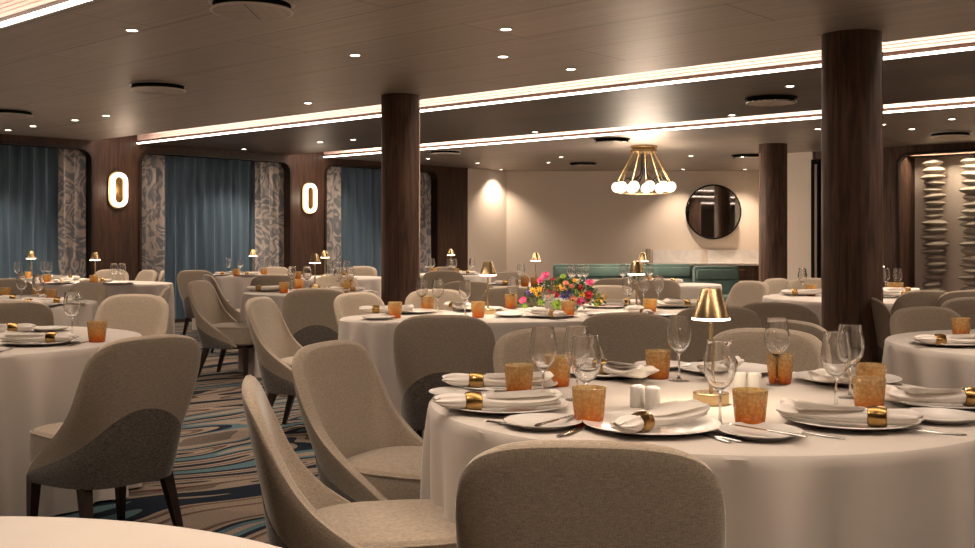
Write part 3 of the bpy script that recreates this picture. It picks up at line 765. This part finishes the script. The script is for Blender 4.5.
for px, py, ph in ((711, 404, 'large in the middle of the big foreground table'), (488, 314, 'on the left half of the flower table'), (636.5, 312, 'on the right half of the flower table'),
                   (31, 279.5, 'before the leftmost blue curtain'), (95, 282.6, 'before the walnut pier with the left sconce'), (253, 274.5, 'before the middle window, right patterned curtain'),
                   (315, 288.6, 'nearer of the two lamps left of the middle column'), (325, 277.5, 'farther of the two lamps left of the middle column'), (451, 272.5, 'far away at the walnut wall end, right of the middle column'),
                   (535.5, 284, 'against the beige wall left of the teal banquette'), (643, 285, 'farther one in front of the teal banquette'), (877.5, 296, 'half hidden by the thick column')):
    o = inst('lamp', b_lamp); o.location = at(px, py, TZ); tag(o, 'slim brass table lamp ' + ph, 'lamp', 'slim brass table lamps')

def b_glass():
    p = [(0, 0), (.036, 0), (.037, .0015), (.030, .004), (.010, .007), (.0042, .014), (.0036, .05), (.0038, .088), (.008, .098), (.024, .110), (.037, .130), (.0425, .152), (.042, .175), (.037, .205), (.0335, .230), (.0322, .2305), (.0322, .229),
         (.0355, .205), (.0405, .175), (.041, .152), (.0355, .1315), (.023, .1125), (.008, .102), (0, .1005)]
    o = obj('wine_glass', fix(lathe(p, 36)), M['glass']); o.data.materials.append(M['foot'])
    for f in o.data.polygons:
        if f.center.z < .009: f.material_index = 1
    return o
def b_tumbler():
    p = [(0, 0), (.034, 0), (.037, .003), (.0405, .03), (.044, .065), (.0465, .10), (.045, .102), (.0435, .10), (.0405, .06), (.037, .03), (.033, .012), (0, .010)]
    return obj('tumbler', fix(lathe(p, 40)), M['amber'])
def b_plate(r=.18):
    k = r / .18
    p = [(0, .004), (.10*k, .004), (.105*k, 0), (.112*k, .001), (.118*k, .006), (.150*k, .011), (.178*k, .017), (.181*k, .0185), (.179*k, .0205), (.150*k, .0155), (.118*k, .0105), (.11*k, .009), (0, .009)]
    return fix(lathe(p, 56))
def b_dinner(): return obj('dinner_plate', b_plate(), M['porcelain'])
def b_bread(): return obj('side_plate', b_plate(.105), M['porcelain'])
def b_napkin():
    secs = []; n = 56
    for x, hw, hh, z, fo in ((-.108, .020, .006, .030, .5), (-.100, .030, .011, .028, .5), (-.080, .033, .018, .026, .34), (-.052, .027, .021, .025, .22), (-.028, .0205, .0205, .024, .08), (.022, .0205, .0205, .024, .08), (.045, .027, .019, .022, .14), (.08, .035, .017, .021, .16), (.12, .042, .016, .021, .16),
                             (.17, .049, .016, .023, .16), (.21, .055, .018, .027, .2), (.236, .059, .021, .032, .24), (.244, .058, .020, .034, .26)):
        s = []
        for i in range(n):
            t = 2 * PI * i / n; pl = abs(math.sin(3.5 * t + 1)) ** .7 - .5
            rr = 1 + fo * .55 * pl; hr = 1 + fo * .9 * math.sin(7 * t + x * 9) * (math.sin(t) > -.3)
            s.append((x + .012 * math.sin(t * 3 + 1) * (abs(x) > .1), hw * rr * math.cos(t) - .05 * max(0, x - .1) , max(.002, z + hh * hr * math.sin(t))))
        secs.append(s)
    bm = loft(secs)
    # loose folded leaf that lies over the roll
    g = []
    for j in range(9):
        x = .03 + .2 * j / 8; row = []
        for i in range(9):
            u = i / 8; hw = .018 + .046 * (j / 8) ** .8
            row.append((x - .03 * u * (j / 8), -hw + 2 * hw * u, .026 + .022 * math.sin(PI * (.15 + .6 * u)) + .012 * (j / 8) ** 2 * (1 - u)))
        g.append(row)
    vs = [[bm.verts.new(p) for p in r] for r in g]; fs = []
    for a, b in zip(vs, vs[1:]):
        for i in range(8): fs.append(bm.faces.new((a[i], a[i+1], b[i+1], b[i])))
    bmesh.ops.solidify(bm, geom=fs, thickness=.003)
    return obj('napkin', subsurf(fix(bm), 1), M['napkin'])
def b_ring():
    bm = fix(lathe([(.0225, -.024), (.026, -.022), (.0285, -.010), (.029, 0), (.0285, .010), (.026, .022), (.0225, .024), (.0215, .022), (.0235, 0), (.0215, -.022)], 36, True))
    bmesh.ops.transform(bm, matrix=Matrix.Translation((0, 0, .029)) @ Matrix.Rotation(R(90), 4, 'Y'), verts=bm.verts)
    return obj('napkin_ring', bm, M['bronze'])
def b_knife():
    r = empty('table_knife')
    obj('handle', fix(loft([[(x, hw * math.cos(t), .004 + hz * math.sin(t)) for t in [2*PI*i/10 for i in range(10)]] for x, hw, hz in ((-.11, .005, .0025), (-.10, .0075, .004), (-.05, .006, .0035), (0, .0045, .003))])), M['silver'], r)
    obj('blade', fix(loft([[(x, -.004, .004), (x, hw, .0035), (x, hw, .0045), (x, -.004, .0052)] for x, hw in ((0, .005), (.03, .009), (.09, .009), (.115, .004), (.12, -.001))])), M['silver'], r)
    return r
def b_fork():
    r = empty('table_fork')
    obj('handle', fix(loft([[(x, hw * math.cos(t), z + .0016 * math.sin(t)) for t in [2*PI*i/10 for i in range(10)]] for x, hw, z in ((-.11, .004, .003), (-.10, .0085, .003), (-.04, .004, .004), (.03, .003, .008), (.045, .011, .007), (.06, .0125, .005), (.07, .012, .005))])), M['silver'], r)
    bm = bmesh.new()
    for k in range(4): tube(bm, (.066, -.0096 + k * .0064, .005), (.105, -.009 + k * .006, .009), .0021, .0012, 6)
    obj('tines', bm, M['silver'], r); return r
def b_shaker():
    return obj('shaker', fix(lathe([(0, 0), (.021, 0), (.0225, .002), (.0225, .058), (.020, .063), (.016, .065), (0, .065)], 28)), M['porcelain'])

USED = {}
def place_phrase(key, p, kind):
    x, y, a, b, short = TBL[key]; dx, dy = (p.x - x) / max(a, .6), (p.y - y) / max(b, .5)
    if math.hypot(dx, dy) < .22: d = 'near the middle'
    else: d = ['at the right', 'at the back right', 'at the back', 'at the back left', 'at the left', 'at the front left', 'at the front', 'at the front right'][int(round(math.atan2(dy, dx) / (PI / 4))) % 8]
    s = f'{d} of the {short}'
    USED.setdefault((kind, s), []).append(None)
    return s, (kind, s)
PEND = []
def inside(key, p, m):
    x, y, a, b = TBL[key][:4]
    v = Matrix.Rotation(-TROT[key], 3, 'Z') @ Vector((p.x - x, p.y - y, 0)); k = math.hypot(v.x / (a - m), v.y / (b - m))
    if k > 1: v /= k; v = Matrix.Rotation(TROT[key], 3, 'Z') @ v; return Vector((x + v.x, y + v.y, p.z))
    return p
def item(kind, key, px, py, label=None, rz=None, z=TZ):
    bl = dict(glass=b_glass, tumbler=b_tumbler, plate=b_dinner, bread=b_bread, shaker=b_shaker, knife=b_knife, fork=b_fork)[kind]
    o = inst(kind, bl); p = inside(key, at(px, py, z), dict(plate=.16, bread=.08, glass=.05, tumbler=.06).get(kind, -.1)); o.location = p; o.rotation_euler = (0, 0, random.random() * 6 if rz is None else rz)
    words = dict(glass=('clear wine glass', 'wine glass', 'stemmed wine glasses'), tumbler=('amber tumbler', 'tumbler', 'amber tumblers'), plate=('white dinner plate', 'plate', 'white dinner plates'),
                 bread=('small white side plate', 'side plate', 'white side plates'), shaker=('white porcelain shaker', 'shaker', 'porcelain shakers'), knife=('steel table knife', 'knife', 'table knives'), fork=('steel table fork', 'fork', 'table forks'))[kind]
    if label: tag(o, words[0] + ' ' + label, words[1], words[2])
    else:
        s, k = place_phrase(key, p, kind); tag(o, f'{words[0]} {s}', words[1], words[2]); PEND.append((k, o))
    return o
def napkin(key, px, py, ang=None, label=None, z=TZ + .012, shift=0):
    """rolled napkin held by a brass ring; its flared end points to the table centre unless ang is given"""
    p = inside(key, at(px, py, z), .16); x, y = TBL[key][:2]
    if ang is None: a = math.atan2(y - p.y, x - p.x)
    else: a = R(ang)
    d = Vector((math.cos(a), math.sin(a), 0))
    for kind, bl, nm, grp in (('napkin', b_napkin, 'white napkin', 'rolled napkins'), ('ring', b_ring, 'brass napkin ring', 'brass napkin rings')):
        o = inst(kind, bl); o.location = p - d * (0.05 + shift) + (Vector((0, 0, -.005)) if kind == 'ring' else Vector()); o.rotation_euler = (0, 0, a)
        cat = 'napkin' if kind == 'napkin' else 'napkin ring'
        if label: tag(o, f'{nm} {label}', cat, grp)
        else:
            s, k = place_phrase(key, p, kind); tag(o, f'{nm} {s}', cat, grp); PEND.append((k, o))
# big foreground table, seat by seat
G = 'fore'
for px, py, ph, na, sh in ((652, 429, 'at the front of the foreground table, nearest the camera', 50, .0), (506, 409, 'at the left of the foreground table, nearer of the two there', 10, .045),
                   (504, 388, 'at the left of the foreground table, farther of the two there', 0, .04), (849, 424, 'at the front right of the foreground table', 158, .02),
                   (612, 375, 'at the back left of the foreground table, left of a tumbler', -60, 0), (727, 372, 'at the back of the foreground table, behind the lamp', -115, 0),
                   (856, 381, 'at the back right of the foreground table, behind the paired glasses', -140, .0), (953, 405, 'at the right of the foreground table, cut by the picture edge', 178, .02)):
    item('plate', G, px, py, ph); napkin(G, px, py, na, ph, TZ + .014, sh)
for px, py, ph in ((543, 427, 'between the bottom centre chair and the left napkins'), (760, 437, 'in front of the foreground tumbler at bottom right of centre'), (462, 397, 'at the leftmost rim of the foreground table'), (939, 421, 'at the right edge of the picture, on the foreground table'), (662, 368.5, 'at the back rim of the foreground table')):
    item('bread', G, px, py, ph)
for px, py, ph in ((519, 396.5, 'between the two left napkins'), (589, 425, 'orange based, before a wine glass left of the shakers'), (658, 378.5, 'at the back, left of the lamp'), (558, 386, 'half hidden behind the left wine glass'),
                   (750, 428, 'in front of the shakers, right of the lamp'), (780, 383.5, 'behind the shakers at the back'), (869, 413, 'nearer of two overlapping ones at the right'), (870.5, 396, 'farther of two overlapping ones at the right')):
    item('tumbler', G, px, py, 'on the foreground table, ' + ph)
for px, py, ph in ((543, 402, 'above the left napkins'), (586, 418, 'just behind the orange based tumbler'), (577, 400, 'mostly behind another glass left of the shakers'), (679, 381, 'between the back tumbler and the lamp'), (720, 427, 'tallest, just in front of the brass lamp base'),
                   (777, 385, 'before the back tumbler right of the lamp'), (836, 411, 'left of the overlapping tumblers, nearer of the pair'), (850, 398, 'farther of the pair left of the overlapping tumblers')):
    item('glass', G, px, py, 'on the foreground table, ' + ph)
for px, py, ph in ((739.5, 391.5, 'left of the bright pair behind the honeycomb tumbler'), (754.5, 392, 'right of the bright pair behind the honeycomb tumbler'), (637.5, 407, 'left of the grey pair behind the front plate'), (652.5, 409, 'right of the grey pair behind the front plate')):
    item('shaker', G, px, py, ph)
for kind, px, py, ang, z, ph in (('knife', 575, 431, 62, TZ, 'left of the front plate'), ('fork', 583, 430, 60, TZ, 'just left of the front plate'), ('knife', 712, 436, 118, TZ, 'right of the front plate, outer one'), ('knife', 705, 436, 112, TZ, 'right of the front plate, inner one'),
                             ('knife', 558, 421, 55, TZ+.02, 'lying across the small plate left of centre'), ('knife', 768, 432, 130, TZ+.02, 'lying across the small front plate'), ('fork', 803, 434, 138, TZ, 'left of the front right plate, inner one'), ('fork', 796, 433, 138, TZ, 'left of the front right plate, outer one'),
                             ('fork', 525, 425.5, 170, TZ, 'in front of the nearer left plate'), ('knife', 930, 390.5, 172, TZ, 'behind the right edge napkin'), ('fork', 920, 433, 160, TZ, 'right of the front right plate')):
    item(kind, G, px, py, ph, R(ang), z)
# flower table
G = 'flower'
for px, py, na in ((375, 313, 5), (443, 309, -60), (549, 317, 120), (620, 306, 200), (680, 307, -160), (735, 304, 195), (661, 316, 100)):
    item('plate', G, px, py); napkin(G, px, py, na)
for px, py in ((395, 318), (420, 311), (478, 317.5), (497, 307), (568, 317), (600, 308), (650, 314)): item('tumbler', G, px, py)
for px, py in ((403, 311), (438, 312), (465, 315), (513, 309), (549, 316), (628, 310), (679, 305), (697, 302)): item('glass', G, px, py)
for px, py in ((378, 319.5), (510, 317), (600, 316)): item('bread', G, px, py)
# left edge table
G = 'left'
item('plate', G, 42, 344, ' at the front right of the left edge table'.strip()); napkin(G, 42, 343, 175, 'with its knot to the right at the left edge table')
item('plate', G, -4, 334, 'cut by the left edge beside the left edge table napkin'); napkin(G, 2, 333, 200, 'half out of the frame at the left edge')
item('bread', G, 49, 331, 'behind the left napkin beside the wine glass')
item('glass', G, 72, 337, 'standing alone on the left edge table'); item('tumbler', G, 97, 342, 'deep orange, at the right rim of the left edge table')
item('knife', G, 80, 344, 'between plate and orange tumbler at the left', R(80)); item('knife', G, 6, 351, 'at the front rim of the left edge table', R(95))
# others
for G, plates, breads, tums, gls in (
    ('left2', ((50, 308, 170), (84, 305, 185), (20, 301, 0)), ((70, 300),), ((5, 300), (51, 302), (38, 299)), ((21.5, 303), (38, 305))),
    ('window', ((68, 279, 180), (128, 284.5, 185), (2, 283, 0), (60, 288, 90)), ((152, 285),), ((12, 279), (47, 283.5), (109, 285.5)), ((17, 281), (43, 280), (49, 281), (114, 284), (122, 284))),
    ('mid', ((264, 291, 5), (365, 293, 190), (330, 293, 90)), (), ((284, 293), (299, 289.5), (346, 293.5), (356, 289)), ((292, 290), (307, 290), (338, 291.5), (350, 291))),
    ('midfar', ((285, 279, 5), (362, 281, 180), (330, 283, 90)), (), ((295, 280), (343, 279)), ((335, 279), (346, 279))),
    ('blue', ((217, 276, 0), (248, 276.5, 180), (265, 277, 180)), (), ((235, 277), (268, 276)), ((228, 275), (240, 275), (265, 274), (270.5, 274.5))),
    ('pier', ((468, 275, 180), (430, 277, 0)), (), ((424, 276), (456, 276)), ((427, 275), (432, 275), (448, 276), (454, 275.5), (472, 275))),
    ('sofa', ((500, 285, 0), (560, 289, 90), (605, 284, 200), (668, 283, 180)), (), ((523, 287), (557, 287), (480, 288), (648, 286)), ((521, 285), (555, 289), (571, 287), (576, 288), (623, 286), (650, 285), (583, 290), (664, 288))),
    ('niche', ((800, 295, 0), (838, 290, 0), (913, 292, 180), (935, 288, 185), (900, 297, 120)), ((885, 298),), ((811, 296), (901, 292), (930, 290), (877, 290)), ((885, 292), (893, 291.5), (923, 290.5), (790, 292))),
    ('right', ((950, 345, 0),), (), ((961, 338),), ())):
    for px, py, na in plates: item('plate', G, px, py); napkin(G, px, py, na, None)
    for px, py in breads: item('bread', G, px, py)
    for px, py in tums: item('tumbler', G, px, py)
    for px, py in gls: item('glass', G, px, py)
# several of a kind in the same part of a table: tell them apart left to right
by = {}
for k, o in PEND: by.setdefault(k, []).append(o)
for k, os_ in by.items():
    if len(os_) > 1:
        os_.sort(key=lambda o: o.location.x / o.location.y)
        names = {2: ['left one', 'right one'], 3: ['left one', 'middle one', 'right one']}.get(len(os_)) or [f'{w} from left' for w in ('first', 'second', 'third', 'fourth', 'fifth', 'sixth', 'seventh', 'eighth')]
        for nme, o in zip(names, os_): o['label'] += ', ' + nme

# ------------------------------------------------------------------ flowers
FP = at(562, 311, TZ); r = empty('flower_centrepiece', FP); tag(r, 'low colourful bouquet of roses and foliage on the flower table', 'flower arrangement')
def bloom(rad, spiky=False, seed=0):
    rnd = random.Random(seed); bm = bmesh.new()
    for lay in range(4):
        npet = 5 + lay; rl = rad * (.3 + .7 * lay / 3)
        for k in range(npet):
            a = 2 * PI * k / npet + lay * .6; tilt = .95 - lay * .28; w_ = rl * (.55 if not spiky else .22)
            L = rl * (1.0 if not spiky else 1.2); pts = []
            rows = []
            for j in range(4):
                v = j / 3; ww = w_ * math.sin(PI * (.18 + .68 * v)); rr = L * v * (1 - .25 * v * tilt); zz = L * v * tilt * (1 if not spiky else .6) - rad * .2
                rows.append([(rr, -ww, zz), (rr - ww * .15, 0, zz - ww * .25), (rr, ww, zz)])
            m4 = Matrix.Rotation(a, 4, 'Z'); vs = [[bm.verts.new(m4 @ Vector(p)) for p in row] for row in rows]
            for p, q in zip(vs, vs[1:]):
                for i in range(2): bm.faces.new((p[i], p[i+1], q[i+1], q[i]))
    bmesh.ops.create_icosphere(bm, subdivisions=1, radius=rad * .35)
    return mesh(bm, 'bloom')
BL = {k: bloom(.034, k in ('purple', 'lime', 'yellow'), 1) for k in ('pink', 'red', 'yellow', 'purple', 'lime', 'peach')}
for k, me in BL.items(): me.materials.append(M[k])
fl = [(523, 300, 'pink', 1.05), (545, 275, 'pink', 1.2), (540, 280, 'pink', .9), (590, 282, 'pink', 1.1), (581, 301, 'pink', 1.2), (573, 299, 'peach', 1.2), (533, 290, 'yellow', .9), (540, 289, 'yellow', .9), (538, 294, 'yellow', .8), (559, 287, 'yellow', 1),
      (553, 279, 'red', .6), (565, 295, 'purple', 1.25), (570, 292, 'purple', .9), (529, 292, 'purple', .9), (557, 304, 'lime', 1.4), (541, 302, 'lime', 1), (576, 291, 'lime', .7), (580, 287, 'red', 1), (589, 294, 'red', 1.2), (587, 299, 'red', 1), (556, 294, 'red', 1), (550, 292, 'red', .8),
      (582, 294, 'yellow', .8), (566, 283, 'peach', .9), (572, 286, 'peach', .8), (564, 288, 'peach', .7), (548, 298, 'peach', .8), (575, 280, 'yellow', .7), (600, 301, 'yellow', .7), (563, 276, 'lime', .8), (525, 306, 'lime', .7), (596, 304, 'lime', .7)]
rnd = random.Random(4)
for px, py, k, sc in fl:
    u = (px - 562) / 44; front = .20 * math.sqrt(max(.05, 1 - u * u)); zz = 0
    s = F / FP.y; x = (px - CX) / s - FP.x; z = CZ - (py - HY) / s - TZ
    y = -front * (1 - .75 * min(1, max(0, z / .24)))
    k_ = (FP.y + y) / FP.y; x = (px - CX) * (FP.y + y) / F - FP.x; z = CZ - (py - HY) * (FP.y + y) / F - TZ
    o = obj({'pink': 'rose', 'red': 'rose', 'peach': 'rose', 'yellow': 'daisy', 'purple': 'iris', 'lime': 'chrysanthemum'}[k], BL[k], None, r, loc=(x, y, max(.03, z)))
    o.scale = (sc * .8,) * 3; o.rotation_euler = (R(60) - z, rnd.uniform(-.4, .4) + x * 1.2, 0); o['label'] = k + ' bloom'
bm = bmesh.new()
for i in range(900):
    a = rnd.random() * 2 * PI; e = rnd.random() ** .7; u = math.cos(a) * .30 * e; v = math.sin(a) * .18 * e
    h = .19 * (1 - e ** 2.2) ** .6 * rnd.uniform(.75, 1.05) + .015; p = Vector((u, v, max(.012, h)))
    L = rnd.uniform(.018, .036); d = Vector((u * 2 + rnd.uniform(-.4, .4), v * 2 - .1 + rnd.uniform(-.4, .4), rnd.uniform(-.1, .9))).normalized(); s_ = d.orthogonal().normalized(); s_.rotate(Matrix.Rotation(rnd.random() * 6, 3, d))
    vs = [bm.verts.new(q) for q in (p, p + d * L * .5 + s_ * L * .3, p + d * L, p + d * L * .5 - s_ * L * .3)]
    for vv in vs: vv.co.z = max(.004, vv.co.z)
    bm.faces.new(vs)
o = obj('foliage', bm, M['leaf'], r, smooth=False); o['kind'] = 'stuff'
obj('bowl', fix(lathe([(0, 0), (.09, 0), (.15, .05), (.16, .08), (.14, .08), (0, .07)], 24)), M['porcelain'], r)
o = obj('rose', BL['pink'], None, None, loc=at(616, 307, TZ) + Vector((0, 0, .025))); o.rotation_euler = (R(70), 0, 0); tag(o, 'single pink rose head on the cloth right of the bouquet', 'flower')
